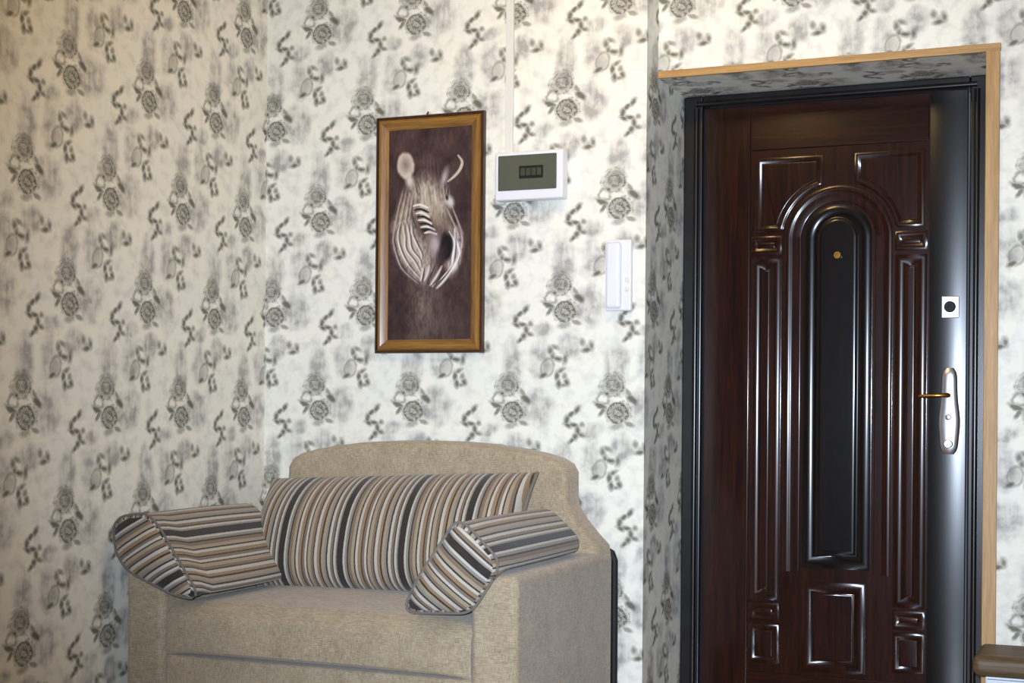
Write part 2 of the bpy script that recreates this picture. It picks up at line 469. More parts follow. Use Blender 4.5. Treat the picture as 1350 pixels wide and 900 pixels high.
def inset(poly, d):
    n = len(poly); out = []
    for i in range(n):
        a, b, c = Vector(poly[i - 1]), Vector(poly[i]), Vector(poly[(i + 1) % n])
        e1 = (b - a).normalized(); e2 = (c - b).normalized()
        n1 = Vector((-e1.y, e1.x)); n2 = Vector((-e2.y, e2.x))
        k = n1 + n2; L = k.length_squared
        k = k * (2 / L) if L > 0.2 else n1
        if k.length > 2: k = k.normalized() * 2
        out.append(b + k * d)
    return out
def clean(poly, eps=0.002):
    out = []
    for p in poly:
        if not out or (Vector(p) - Vector(out[-1])).length > eps: out.append(p)
    if (Vector(out[0]) - Vector(out[-1])).length <= eps: out.pop()
    return out
def raised(name, poly, prof, mat, y0=DL, parent=None):
    """poly anticlockwise in (x, z); prof: (inset, height towards the room)"""
    poly = clean(poly)
    bm = bmesh.new(); rings = []
    for d, h in prof:
        rings.append([bm.verts.new((p[0], y0 - h, p[1])) for p in inset(poly, d)])
    for a, b in zip(rings, rings[1:]):
        for k in range(len(a)):
            bm.faces.new((a[k], a[(k + 1) % len(a)], b[(k + 1) % len(b)], b[k]))
    bm.faces.new(rings[-1])
    return bm_obj(name, bm, mat, parent or leaf, True, 50)
def arc(cx, cz, r, a0, a1, n, rz=None):
    rz = rz or r
    return [(cx + r * math.cos(math.radians(a0 + (a1 - a0) * k / n)), cz + rz * math.sin(math.radians(a0 + (a1 - a0) * k / n))) for k in range(n + 1)]
def ridge(w, deg, at, base, n=10):
    """a low rounded moulding, w wide, its flanks rising at deg"""
    R = w / 2 / math.sin(math.radians(deg)); out = []
    for k in range(n + 1):
        a = math.radians(-deg + 2 * deg * k / n)
        out.append((at + w / 2 + R * math.sin(a), base + R * (math.cos(a) - math.cos(math.radians(deg)))))
    return out
P1 = [(0, -0.001)] + ridge(0.032, 26, 0.0, 0.005) + [(0.035, 0.003), (0.038, 0.004), (0.042, 0.007)]
P2 = [(0, -0.001)] + ridge(0.018, 28, 0.0, 0.004, 8) + [(0.021, 0.003), (0.024, 0.006)]
PC = [(0, -0.001)] + ridge(0.040, 26, 0.0, 0.008) + [(0.043, 0.004), (0.048, 0.005)] + ridge(0.020, 18, 0.050, 0.007, 6)[:4]
cx = 1.889
# spandrels beside the arch
R_OUT = 0.183; ZA = 1.552
tl = [(1.618, 1.580), (1.700, 1.580)] + arc(cx, ZA, R_OUT, 168, 106, 14) + [(1.842, 1.826), (1.618, 1.826)]
tr = [(2.160, 1.826), (1.938, 1.826)] + arc(cx, ZA, R_OUT, 74, 12, 14) + [(2.078, 1.580), (2.160, 1.580)]
raised('spandrel_panel', tl, P2, M_DOOR); raised('spandrel_panel', tr, P2, M_DOOR)
# arch band round the centre panel
bo = arc(cx, ZA, 0.172, 0, 180, 28); bi = arc(cx, ZA, 0.118, 180, 0, 28)
bm = bmesh.new()
def band(bm, ro, ri, zb):
    prof = [(ro, -0.001)] + [(ro - d, h) for d, h in ridge(.024, 24, 0, .003)] + [(ro - .030, .0025), (ri + .004, .0025), (ri, -.001)]
    rows = []
    for r, h in prof:
        pts = [(cx + r, zb)] + arc(cx, ZA, r, 0, 180, 32) + [(cx - r, zb)]
        rows.append([bm.verts.new((p[0], DL - h, p[1])) for p in pts])
    for a, b in zip(rows, rows[1:]):
        for k in range(len(a) - 1): bm.faces.new((a[k], a[k + 1], b[k + 1], b[k]))
band(bm, 0.174, 0.118, 0.47)
bm_obj('arch_moulding', bm, M_DOOR, leaf, True, 50)
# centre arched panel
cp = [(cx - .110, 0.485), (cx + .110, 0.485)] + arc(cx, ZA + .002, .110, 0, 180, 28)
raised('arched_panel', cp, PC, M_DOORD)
# blocks, side panels, bottom panels
def rect(x0, x1, z0, z1): return [(x0, z0), (x1, z0), (x1, z1), (x0, z1)]
for x0, x1 in ((1.606, 1.706), (2.070, 2.170)):
    raised('cross_block', rect(x0, x1, 1.505, 1.567), P2, M_DOORH)
    raised('side_panel', rect(x0, x1, 0.372, 1.492), P1, M_DOOR)
    raised('small_panel', rect(x0, x1, 0.165, 0.292), P2, M_DOOR)
    raised('cross_block', rect(x0, x1, 0.302, 0.364), P2, M_DOORH)
raised('lower_panel', rect(1.782, 1.984, 0.150, 0.440), P1, M_DOOR)
# peephole
bm = bmesh.new(); add_lathe(bm, [(0.013, 0.0), (0.013, -0.004), (0.011, -0.007), (0.006, -0.007), (0.005, -0.004), (0.001, -0.004)], (1.890, DL - 0.012, 1.496), 'Y', 20)
bm_obj('peephole', bm, M_BRASS, door, True)
# deadbolt escutcheon
YS = DL - 0.006
esc = box('lock_escutcheon', (2.214, YS - 0.008, 1.288), (2.268, YS + 0.001, 1.357), M_METAL, door, 0.004)
bm = bmesh.new(); add_lathe(bm, [(0.018, 0.001), (0.018, -0.005), (0.015, -0.008), (0.007, -0.008), (0.006, -0.004), (0.001, -0.004)], (2.241, YS - 0.008, 1.323), 'Y', 24)
bm_obj('lock_cylinder', bm, M_BLACK, esc, True)
# handle on a long plate
bm = bmesh.new()
hz0, hz1, hx = 0.862, 1.132, 2.240
prof = []
for k in range(25):
    q = k / 24; z = hz0 + (hz1 - hz0) * q
    w = 0.028 + 0.007 * math.exp(-((z - 0.965) / 0.055) ** 2) - 0.004 * q
    prof.append((z, w))
rows = []
for z, w in prof:
    e = min(1, math.sqrt(max(0, 1 - ((abs(z - (hz0 + hz1) / 2) / ((hz1 - hz0) / 2)) ** 14))))
    e = max(e, 0.55)
    rows.append([bm.verts.new((hx + w * e * math.cos(PI * j / 10), YS - 0.018 * e * math.sin(PI * j / 10) ** 0.6 if 0 < j < 10 else YS + 0.001, z)) for j in range(11)])
for a, b in zip(rows, rows[1:]):
    for j in range(10): bm.faces.new((a[j], a[j + 1], b[j + 1], b[j]))
bm.faces.new(rows[0]); bm.faces.new(rows[-1])
plate = bm_obj('handle_plate', bm, M_METAL, door, True)
bm = bmesh.new()
add_tube(bm, [(2.240, YS - 0.012, 1.046), (2.240, YS - 0.050, 1.046), (2.232, YS - 0.058, 1.046), (2.200, YS - 0.060, 1.045), (2.165, YS - 0.058, 1.043), (2.156, YS - 0.054, 1.042)], [.008, .008, .007, .006, .006, .007], 12)
bm_obj('handle_lever', bm, M_BRASS, plate, True)
bm = bmesh.new(); add_lathe(bm, [(0.010, 0.0), (0.010, -0.005), (0.007, -0.007), (0.001, -0.007)], (2.240, YS - 0.016, 0.978), 'Y', 20)
bm_obj('key_cylinder', bm, M_METAL, plate, True)
bm = bmesh.new(); add_lathe(bm, [(0.014, 0.0), (0.014, -0.010), (0.011, -0.014), (0.001, -0.014)], (2.240, YS - 0.014, 0.895), 'Y', 20)
bm_obj('thumb_turn', bm, M_METAL, plate, True)

# ------------------------------------------------------------------ sofa
SX0, SX1, SF, SB = 0.045, 1.290, -0.820, -0.030
AW, AZ, SZ = 0.135, 0.556, 0.432
sofa = empty('sofa', ((SX0 + SX1) / 2, (SF + SB) / 2, 0), 'small beige chenille two-seat sofa with an arched back against flowered wall', 'sofa')
def soft_box(name, lo, hi, bev, mat, seg=4, sub=None):
    return box(name, lo, hi, mat, sofa, bev, seg)
soft_box('base', (SX0 + AW - 0.002, SF + 0.012, 0.06), (SX1 - AW + 0.002, SB - 0.02, 0.272), 0.012, M_FABRIC)
# seat cushion: crowned top, rounded front
def crowned(name, x0, x1, y0, y1, z0, z1, crown, r, mat, parent):
    bm = bmesh.new(); N, Mm = 24, 24; rows = []
    prof = []
    for k in range(7): a = PI / 2 * k / 6; prof.append((y0 + r - r * math.cos(a), z1 - r + r * math.sin(a), 0))
    prof = [(y0 + 0.010, z0), (y0, z0 + 0.012)] + [(p[0], p[1]) for p in prof] + [(y0 + r + (y1 - y0 - r) * k / 10, z1) for k in range(1, 11)] + [(y1, z0)]
    for i in range(N + 1):
        u = i / N; x = x0 + (x1 - x0) * u
        row = []
        for (y, z) in prof:
            v = min(1, max(0, (y - y0) / (y1 - y0)))
            c = crown * (1 - (2 * u - 1) ** 4) * (0.6 + 0.4 * math.sin(PI * v)) if z > z1 - 0.02 else 0
            bul = -0.012 * (1 - (2 * u - 1) ** 4) if v < 0.02 and z > z0 + 0.005 else 0
            e = 0.010 * (2 * u - 1) ** 16
            row.append(bm.verts.new((x, y + bul + e, z + c - e)))
        rows.append(row)
    for a, b in zip(rows, rows[1:]):
        for k in range(len(a) - 1): bm.faces.new((a[k], a[k + 1], b[k + 1], b[k]))
    bm.faces.new(rows[0]); bm.faces.new(rows[-1])
    return bm_obj(name, bm, mat, parent, True, 60)
crowned('seat_cushion', SX0 + AW + 0.002, SX1 - AW - 0.002, SF + 0.004, -0.125, 0.280, SZ - 0.008, 0.012, 0.05, M_FABRIC, sofa)
# arms
for x0, x1 in ((SX0, SX0 + AW), (SX1 - AW, SX1)):
    arm = soft_box('arm', (x0, SF, 0.05), (x1, SB - 0.012, AZ), 0.022, M_FABRIC)
    # black tube along the rear outer edge of the arm
    out = x0 if x0 < 0.5 else x1
    s = -1 if x0 < 0.5 else 1
    bm = bmesh.new()
    add_tube(bm, [(out - s * .045, SB - .004, AZ + .004), (out - s * .025, SB - .004, AZ + .001), (out - s * .008, SB - .004, AZ - .008), (out + s * .001, SB - .004, AZ - .030), (out + s * .002, SB - .004, 0.30), (out + s * .002, SB - .004, 0.06)], 0.011, 10)
    bm_obj('black_edge', bm, M_BLACK, arm, True)
# arched backrest with flared shoulders
out_r = [(0.615, .0)]
half = [(0.0, .888), (0.12, .886), (0.22, .880), (0.32, .868), (0.40, .854), (0.456, .838), (0.484, .822), (0.498, .797), (0.500, .72), (0.506, .690), (0.530, .655), (0.570, .610), (0.606, .575), (0.611, .54), (0.611, .10)]
cxs = 0.674
outl = [(cxs + x, z) for x, z in half] + [(cxs - x, z) for x, z in half[::-1][:-1]]
bm = bmesh.new()
def back_ring(y, d, zs=0.0):
    pts = inset(outl[::-1], d)
    return [bm.verts.new((p[0], y + (0.05 * max(0, p[1] - .45)), p[1])) for p in pts]
rings = [back_ring(SB - .025, 0), back_ring(SB - .105, 0), back_ring(SB - .120, .006), back_ring(SB - .128, .018)]
for a, b in zip(rings, rings[1:]):
    for k in range(len(a)): bm.faces.new((a[k], a[(k + 1) % len(a)], b[(k + 1) % len(b)], b[k]))
bm.faces.new(rings[0][::-1]); bm.faces.new(rings[-1])
bm_obj('backrest', bm, M_FABRIC, sofa, True, 45)
for x in (SX0 + 0.07, SX1 - 0.07):
    for y in (SF + 0.07, SB - 0.10):
        bm = bmesh.new(); add_lathe(bm, [(0.018, 0.0), (0.020, 0.01), (0.026, 0.055), (0.026, 0.065)], (x, y, 0), 'Z', 16)
        bm_obj('foot', bm, M_DOOR, sofa, True)

# ------------------------------------------------------------------ cushions
def smooth_loop(pts, n, k=2):
    """resample a closed polygon and round its corners"""
    P = [Vector(p) for p in pts]; L = [0]
    for a, b in zip(P, P[1:] + P[:1]): L.append(L[-1] + (b - a).length)
    out = []
    for i in range(n):
        s = L[-1] * i / n
        for j in range(len(P)):
            if L[j] <= s <= L[j + 1]:
                f = (s - L[j]) / max(1e-9, L[j + 1] - L[j]); out.append(P[j].lerp(P[(j + 1) % len(P)], f)); break
    for _ in range(k):
        out = [(out[i - 1] + 2 * out[i] + out[(i + 1) % n]) / 4 for i in range(n)]
    return out
def arm_cushion(name, front, back, y0, y1, sdir, s0, cap_off, label, n=56):
    """loft between two cross-sections in (x, z); stripes run along y"""
    A = smooth_loop(front, n); B = smooth_loop(back, n)
    cA = sum(A, Vector((0, 0))) / n; cB = sum(B, Vector((0, 0))) / n
    st = [(0.0, .93), (0.012, .985), (0.03, 1.0)] + [(k / 12, 1.0) for k in range(1, 12)] + [(0.97, 1.0), (0.988, .985), (1.0, .93)]
    verts, faces, uvs = [], [], []
    S = Vector(sdir).normalized()
    for q, sc in st:
        blend = min(1, max(0, (q - 0.06) / 0.10))       # overhang keeps the front section, then the section that sits on the arm
        puff = 1 + 0.03 * math.sin(PI * q)
        for i in range(n):
            p = A[i].lerp(B[i], blend); c = cA.lerp(cB, blend)
            p2 = c + (p - c) * sc * (puff if sc == 1 else 1)
            verts.append((p2.x, y0 + (y1 - y0) * q, p2.y))
    arcl = [0.0]
    for i in range(n): arcl.append(arcl[-1] + (A[(i + 1) % n] - A[i]).length)
    def sc_of(v, off=0.0): return ((v[0] - cA.x) * S.x + (v[2] - cA.y) * S.y + s0 + off, v[1])
    for r in range(len(st) - 1):
        for i in range(n):
            faces.append((r * n + i, r * n + (i + 1) % n, (r + 1) * n + (i + 1) % n, (r + 1) * n + i))
    nside = len(faces)
    # puffed end caps
    for r, sgn in ((0, -1), (len(st) - 1, 1)):
        base = [r * n + i for i in range(n)]
        c = cA if sgn < 0 else cB
        prev = base
        for sc, dy in ((.75, .010), (.45, .016), (.15, .018)):
            idx = len(verts)
            for i in range(n):
                v = verts[base[i]]
                verts.append((c.x + (v[0] - c.x) * sc, v[1] + sgn * dy, c.y + (v[2] - c.y) * sc))
            cur = list(range(idx, idx + n))
            for i in range(n): faces.append((prev[i], prev[(i + 1) % n], cur[(i + 1) % n], cur[i]))
            prev = cur
        faces.append(tuple(prev))
    for fi, f in enumerate(faces):
        for j, k in enumerate(f):
            if fi < nside:
                i = fi % n + (1 if j in (1, 2) else 0)
                uvs.append((arcl[i] + s0, verts[k][1]))
            else: uvs.append(sc_of(verts[k], cap_off))
    lo = (sum(v[0] for v in verts) / len(verts), (y0 + y1) / 2, min(v[2] for v in verts))
    root = empty(name, lo, label, 'cushion')
    o = mesh_obj('cushion_cover', verts, faces, M_STRIPE, root, True, uvs)
    bm = bmesh.new(); bm.from_mesh(o.data)
    bmesh.ops.recalc_face_normals(bm, faces=bm.faces); bm.to_mesh(o.data); bm.free()
    # stitched seam round the front end
    bm = bmesh.new()
    ring = [(cA.x + (verts[n + i][0] - cA.x) * 1.030, verts[n + i][1], cA.y + (verts[n + i][2] - cA.y) * 1.030) for i in range(n)]
    add_tube(bm, ring + ring[:1], 0.0035, 6, cap=False)
    bm_obj('seam_piping', bm, M_SEAM, root, True)
    return root
M_SEAM = plain('grey_seam', (120, 112, 102), 0.9)
# left arm cushion
Lf = [(0.030, .640), (0.062, .672), (0.150, .684), (0.190, .650), (0.322, .470), (0.318, .446), (0.240, .455), (0.085, .515), (0.045, .560)]
Lb = [(0.030, .640), (0.062, .672), (0.150, .684), (0.190, .650), (0.322, .478), (0.318, .452), (0.200, .452), (0.186, .562), (0.045, .566)]
arm_cushion('arm_cushion', Lf, Lb, -0.868, -0.300, (.5, -.87), 0.015, 0.12,
            'striped brown, beige and black cushion leaning on the sofa arm beside flowered wall')
Rf = [(1.130, .698), (1.160, .690), (1.252, .602), (1.250, .570), (1.190, .478), (1.165, .458), (1.000, .450), (0.982, .462), (1.020, .540)]
Rb = [(1.130, .698), (1.165, .692), (1.255, .610), (1.250, .565), (1.150, .562), (1.144, .470), (1.000, .452), (0.982, .462), (1.020, .540)]
arm_cushion('arm_cushion', Rf, Rb, -0.868, -0.235, (-.63, -.78), 0.100, -0.015,
            'striped cushion drooping over the sofa arm nearest the dark entrance door')

# wide back cushion
def wide_cushion(name, label):
    W, H, T = 0.472, 0.178, 0.115
    NU, NV = 64, 28
    org = Vector((0.626, -0.312, 0.600))
    tilt = math.radians(0); roll = math.radians(-2.6)
    verts, faces, uvs = [], [], []
    Rm = Matrix.Rotation(tilt, 3, 'X') ; Ry = Matrix.Rotation(roll, 3, 'Y')
    def pt(u, v, side):
        cu, cv = abs(u), abs(v)
        edge = max(0.0, (1 - cu ** 8)) ** 0.5 * max(0.0, (1 - cv ** 3.2)) ** 0.62
        pin = 1 - 0.045 * (1 - cv ** 2) * cu ** 6
        pinz = 1 - 0.05 * (1 - cu ** 4) * 0
        x = W * u * pin + 0.0; z = H * v * pinz
        y = side * (T if side < 0 else 0.045) * edge + 0.135 * ((v + 1) / 2) ** 2.0
        p = Rm @ Vector((x, y, z)); p = Ry @ p
        return org + p, x
    for side in (-1, 1):
        b = len(verts)
        for j in range(NV + 1):
            v = math.sin(PI / 2 * (2 * j / NV - 1))
            for i in range(NU + 1):
                u = math.sin(PI / 2 * (2 * i / NU - 1)) * .35 + (2 * i / NU - 1) * .65
                p, x = pt(u, v, side); verts.append(p[:] + (x, z_(v)))
        for j in range(NV):
            for i in range(NU):
                f = (b + j * (NU + 1) + i, b + j * (NU + 1) + i + 1, b + (j + 1) * (NU + 1) + i + 1, b + (j + 1) * (NU + 1) + i)
                faces.append(f if side < 0 else f[::-1])
    for f in faces:
        for k in f: uvs.append((verts[k][3] + 0.319, verts[k][4]))
    root = empty(name, (0.62, -0.30, 0.425), label, 'cushion')
    V = [v[:3] for v in verts]
    o = mesh_obj('cushion_cover', V, faces, M_STRIPE, root, True, uvs)
    bm = bmesh.new(); bm.from_mesh(o.data); bmesh.ops.remove_doubles(bm, verts=bm.verts, dist=0.0008)
    bmesh.ops.recalc_face_normals(bm, faces=bm.faces); bm.to_mesh(o.data); bm.free()
    for p in o.data.polygons: p.use_smooth = True
    for s in (-1, 1):
        bm = bmesh.new()
        pts = [pt(s, -1 + 2 * k / 20, -1)[0] for k in range(21)]
        add_tube(bm, pts, 0.006, 8); bm_obj('seam_piping', bm, M_SEAM, root, True)
    return root
def z_(v): return v * 0.19
wide_cushion('back_cushion', 'wide striped cushion propped against the arched sofa back between two arm cushions')

# ------------------------------------------------------------------ picture with a zebra
PX0, PX1, PZ0, PZ1 = 0.439, 0.830, 1.174, 1.957
pic = empty('framed_picture', ((PX0 + PX1) / 2, 0, PZ0), 'tall zebra head painting in a golden brown wooden frame on wall', 'picture')
FWD = 0.046
def moulding(name, x0, x1, z0, z1, prof, mats):
    """mitred frame: four sides, each a part; prof: (inset, depth from the wall)"""
    c = [(x0, z0), (x1, z0), (x1, z1), (x0, z1)]
    sg = [(1, 1), (-1, 1), (-1, -1), (1, -1)]
    for k in range(4):
        a, b = c[k], c[(k + 1) % 4]; sa, sb = sg[k], sg[(k + 1) % 4]
        bm = bmesh.new(); ra = []; rb = []
        for d, h in prof:
            ra.append(bm.verts.new((a[0] + sa[0] * d, -h, a[1] + sa[1] * d)))
            rb.append(bm.verts.new((b[0] + sb[0] * d, -h, b[1] + sb[1] * d)))
        n = len(prof)
        for j in range(n): bm.faces.new((ra[j], rb[j], rb[(j + 1) % n], ra[(j + 1) % n]))
        bm.faces.new(ra[::-1]); bm.faces.new(rb)
        bm_obj(name, bm, mats[k % 2], pic, True, 25)
moulding('frame_edge', PX0, PX1, PZ0, PZ1, [(0, 0.001), (0, 0.020), (0.002, 0.024), (0.008, 0.024), (0.009, 0.018), (0.009, 0.001)], (M_FRAMED, M_FRAMED))
moulding('frame_side', PX0 + .0085, PX1 - .0085, PZ0 + .0085, PZ1 - .0085, [(0, 0.002), (0, 0.020), (0.006, 0.027), (0.014, 0.028), (0.024, 0.023), (0.032, 0.017), (0.036, 0.014), (0.036, 0.002)], (M_FRAMEX, M_FRAME))

def zebra_canvas():
    x0, x1, z0, z1 = PX0 + .043, PX1 - .043, PZ0 + .043, PZ1 - .043
    NX, NZ = 150, 330
    U, V = np.meshgrid(np.linspace(0, 1, NX), np.linspace(0, 1, NZ))
    # drawing units: width 107, height 284, y down
    X = U * 107; Y = (1 - V) * 284
    rng = np.random.default_rng(4)
    def vnoise(sx, sy):
        g = rng.random((int(284 / sy) + 3, int(107 / sx) + 3))
        fx = X / sx; fy = Y / sy; ix = fx.astype(int); iy = fy.astype(int); tx = fx - ix; ty = fy - iy
        tx = tx * tx * (3 - 2 * tx); ty = ty * ty * (3 - 2 * ty)
        return (g[iy, ix] * (1 - tx) + g[iy, ix + 1] * tx) * (1 - ty) + (g[iy + 1, ix] * (1 - tx) + g[iy + 1, ix + 1] * tx) * ty
    n1 = vnoise(16, 22); n2 = vnoise(4, 9); n3 = vnoise(1.6, 4)
    img = np.zeros(X.shape + (3,))
    img[:] = (64, 48, 46)
    img += ((n1 - .5) * 26)[..., None] * np.array((1, .9, .8)) + ((n2 - .5) * 12)[..., None]
    def lay(mask, col):
        m_ = np.clip(mask, 0, 1)[..., None]
        img[:] = img * (1 - m_) + np.array(col) * m_
    def T(p):               # photo pixel to drawing units
        u = (p[0] - 513.5) / 106.0
        top = 171 - 8 * u; bot = 452
        return u * 107, (p[1] - top) / (bot - top) * 284
    def A_(p): return T((490 + p[0] / 5.297, 140 + p[1] / 5.297))
    def B_(p): return T((490 + p[0] / 4.865, 290 + p[1] / 4.865))
    def oval(c, rx, ry, rot=0, soft=.4):
        dx, dy = X - c[0], Y - c[1]; cr, sr = math.cos(rot), math.sin(rot)
        return (1 - np.hypot((dx * cr + dy * sr) / rx, (-dx * sr + dy * cr) / ry)) / soft
    def line(pts, w, soft=1.0):
        # smooth the polyline, then distance to it
        pts = [np.array(p, float) for p in pts]; q = []
        P_ = [pts[0]] + pts + [pts[-1]]
        for i in range(1, len(P_) - 2):
            for k in range(6):
                t_ = k / 6; a, b, c, d = P_[i - 1], P_[i], P_[i + 1], P_[i + 2]
                q.append(.5 * ((2 * b) + (c - a) * t_ + (2 * a - 5 * b + 4 * c - d) * t_ ** 2 + (3 * b - 3 * c + d - a) * t_ ** 3))
        q.append(pts[-1])
        best = np.full(X.shape, 1e9)
        L = len(q)
        for i in range(L - 1):
            a, b = q[i], q[i + 1]; ab = b - a; l2 = ab @ ab + 1e-9
            t_ = np.clip(((X - a[0]) * ab[0] + (Y - a[1]) * ab[1]) / l2, 0, 1)
            ww = w * (0.55 + 0.45 * math.sin(PI * min(1, max(0.05, (i + .5) / L))))
            best = np.minimum(best, np.hypot(X - a[0] - t_ * ab[0], Y - a[1] - t_ * ab[1]) - ww)
        return -best / soft
    LT_, MID, GREY, DRK, BLK = (206, 196, 184), (158, 144, 130), (116, 102, 92), (52, 40, 40), (30, 24, 26)
    rough_ = (0.72 + .5 * (n3 - .5) + .3 * (n2 - .5))
    # soft neck shading fading to the bottom
    lay(oval(B_((335, 540)), 27, 95, 0, .9) * .75 * rough_, (124, 108, 98))
    lay(oval(B_((450, 600)), 8, 60, -.1, 1.0) * .35, (108, 92, 88))
    # body of the head and neck, light
    lay(oval(B_((240, 170)), 23, 52, -.25, .35) * .92 * rough_, (172, 158, 144))
    lay(oval(B_((330, 260)), 22, 40, -.1, .5) * .85 * rough_, (166, 152, 140))
    lay(oval(B_((520, 210)), 14, 40, .12, .4) * .85 * rough_, (170, 158, 150))
    lay(oval(A_((235, 760)), 15, 50, .18, .5) * .85 * rough_, (150, 134, 118))
    lay(oval(A_((385, 660)), 25, 44, -.12, .4) * .95 * rough_, (166, 152, 136))
    lay(oval(A_((480, 700)), 17, 32, -.2, .5) * .85 * rough_, (158, 144, 130))
    # ears
    lay(oval(A_((240, 412)), 12.5, 20, -.10, .18) * (rough_ + .15), (176, 162, 148)); lay(oval(A_((240, 405)), 8, 14, -.10, .8) * .7, (112, 96, 86))
    lay(oval(A_((268, 520)), 8, 14, -.2, .7) * .95, (190, 178, 164))
    lay(oval(A_((560, 430)), 9, 15, .4, .5) * .75, (72, 58, 54))
    lay(line([A_((592, 340)), A_((618, 385)), A_((604, 440)), A_((566, 490)), A_((525, 525))], 2.6, 1.2) * .95, (180, 164, 150))
    lay(oval(A_((500, 500)), 6, 20, .25, .7) * .85, (156, 142, 140))
    # mane tufts
    for x_, h_ in ((360, 330), (385, 345), (405, 330), (430, 350), (345, 400), (455, 380)):
        lay(line([A_((x_ + 20, 570)), A_((x_ + 6, 460)), A_((x_, h_))], 1.0, 1.6) * .5, (132, 116, 110))
    # forehead: fine light and dark strokes
    for k in range(34):
        xa = 285 + 250 * rng.random(); ya = 520 + 150 * rng.random(); ln = 60 + 90 * rng.random()
        col = LT_ if k % 2 else (70, 56, 52)
        lay(line([A_((xa, ya)), A_((xa + 10 * rng.random(), ya + ln * .5)), A_((xa + 4, ya + ln))], .7, 1.0) * .65, col)
    lay(oval(A_((540, 668)), 7, 11, -.3, .6) * .9, (184, 174, 166)); lay(oval(A_((518, 640)), 3, 5, -.2, .6) * .8, BLK)
    # face front, darker down the nose
    lay(oval(A_((470, 815)), 15, 24, -.3, .8) * .8 * rough_, (132, 114, 102))
    # striped side of the face and the far cheek
    for i, ps in enumerate((((222, 590), (192, 720), (158, 890)), ((245, 590), (222, 720), (186, 890)), ((268, 600), (250, 730), (224, 890)), ((290, 610), (272, 740), (256, 880)))):
        lay(line([A_((p[0] + 13, p[1])) for p in ps], 1.2, 1.2) * .7, (78, 64, 58))
        lay(line([A_(p) for p in ps], 1.3, 1.4) * .8, (190, 178, 164))
    for ps in (((548, 690), (590, 800), (625, 900)), ((520, 720), (560, 810), (596, 900))):
        lay(line([A_(p) for p in ps], 1.5, 1.4) * .8, (196, 186, 178))
    lay(line([A_((536, 720)), A_((578, 815)), A_((612, 900))], 1.0, 1.2) * .8, DRK)
    for k in range(7):
        xa = 300 + k * 32
        lay(line([A_((xa, 540)), A_((xa + 8, 610)), A_((xa + 4 + 4 * k, 690))], 1.3, 1.3) * .6, (84, 70, 62) if k % 2 else (206, 196, 184))
    # banded stripes down the nose side
    for (a, b, c) in (((292, 700), (340, 690), (392, 712)), ((312, 752), (356, 748), (402, 778)), ((328, 800), (374, 800), (418, 826)), ((346, 850), (392, 846), (438, 872)), ((372, 892), (410, 884), (452, 900))):
        lay(line([A_(a), A_(b), A_(c)], 2.2, 1.0), LT_)
    for (a, b, c) in (((300, 728), (345, 722), (398, 745)), ((320, 778), (365, 775), (410, 803)), ((338, 826), (384, 824), (428, 850)), ((358, 872), (402, 866), (446, 886))):
        lay(line([A_(a), A_(b), A_(c)], 1.9, 1.0), BLK)
    lay(line([A_((286, 690)), A_((292, 780)), A_((320, 860))], 1.2, 1.0) * .8, DRK)
    # muzzle
    lay(oval(B_((405, 165)), 12, 26, -.2, .7) * .9, (158, 144, 144))
    lay(oval(B_((478, 180)), 10, 24, .05, .4), (28, 22, 24)); lay(oval(B_((445, 225)), 8, 16, .3, .7) * .85, (54, 42, 48))
    lay(oval(B_((500, 60)), 9, 14, -.4, .8) * .6, (150, 134, 122))
    # cheek stripes on the left
    Ls = [[(165, 30), (150, 120), (158, 230), (215, 330), (300, 420)], [(185, 20), (178, 110), (190, 205), (245, 300), (310, 385)],
          [(205, 15), (210, 110), (228, 195), (275, 275), (312, 345)], [(228, 10), (238, 100), (262, 190), (300, 260), (318, 310)],
          [(250, 5), (266, 90), (292, 165), (312, 220), (322, 260)]]
    wig = lambda p, i: (p[0] + 7 * math.sin(p[1] * .035 + i * 1.7), p[1])
    for i, s in enumerate(Ls):
        lay(line([B_(wig((p[0] + 12, p[1] + 2), i)) for p in s], 1.5, 1.3) * .85, (62, 50, 52))
        lay(line([B_(wig(p, i)) for p in s], 1.5, 1.4) * (.9 if i else .6), (214, 206, 198))
    # stripes on the right
    Rs = [[(520, 60), (540, 130), (548, 220), (530, 310), (440, 420)], [(500, 80), (520, 150), (520, 240), (500, 320), (400, 440)], [(545, 40), (565, 120), (572, 210), (552, 300)]]
    for i, s in enumerate(Rs): lay(line([B_(wig(p, i)) for p in s], 1.9 if i < 2 else 1.0, 1.2) * .9, (212, 206, 204))
    lay(line([B_((532, 90)), B_((535, 190)), B_((516, 300)), B_((430, 420))], 1.2, 1.0) * .9, DRK)
    lay(oval(B_((522, 310)), 6, 12, .3, .8) * .8, (210, 202, 196))
    # chest fan below the muzzle
    for (a, b) in (((372, 300), (342, 400)), ((450, 305), (380, 430)), ((330, 320), (318, 400)), ((500, 350), (420, 450))):
        lay(line([B_(a), B_(((a[0] + b[0]) / 2 + 4, (a[1] + b[1]) / 2)), B_(b)], 2.8, 1.8) * .85, (192, 182, 174))
    for (a, b) in (((410, 300), (358, 420)), ((345, 310), (330, 410)), ((480, 330), (400, 440))):
        lay(line([B_(a), B_(((a[0] + b[0]) / 2, (a[1] + b[1]) / 2)), B_(b)], 1.3, 1.0) * .9, DRK)
    for k in range(9):
        xa = 260 + 22 * k
        lay(line([B_((xa, 430)), B_((xa + 10 - 3 * k, 560)), B_((xa + 14 - 4 * k, 740))], 1.0, 2.2) * .3, (146, 128, 118))
    for (a, b, c) in (((190, 380), (240, 440), (260, 520)), ((560, 440), (520, 480), (500, 540))):
        lay(line([B_(a), B_(b), B_(c)], 1.0, 2.0) * .4, (132, 114, 104))
    img[:] = (img - 60) * 1.18 + 60
    img[:] = np.clip(img + ((n3 - .5) * 10)[..., None], 8, 235)
    c = img / 255.0
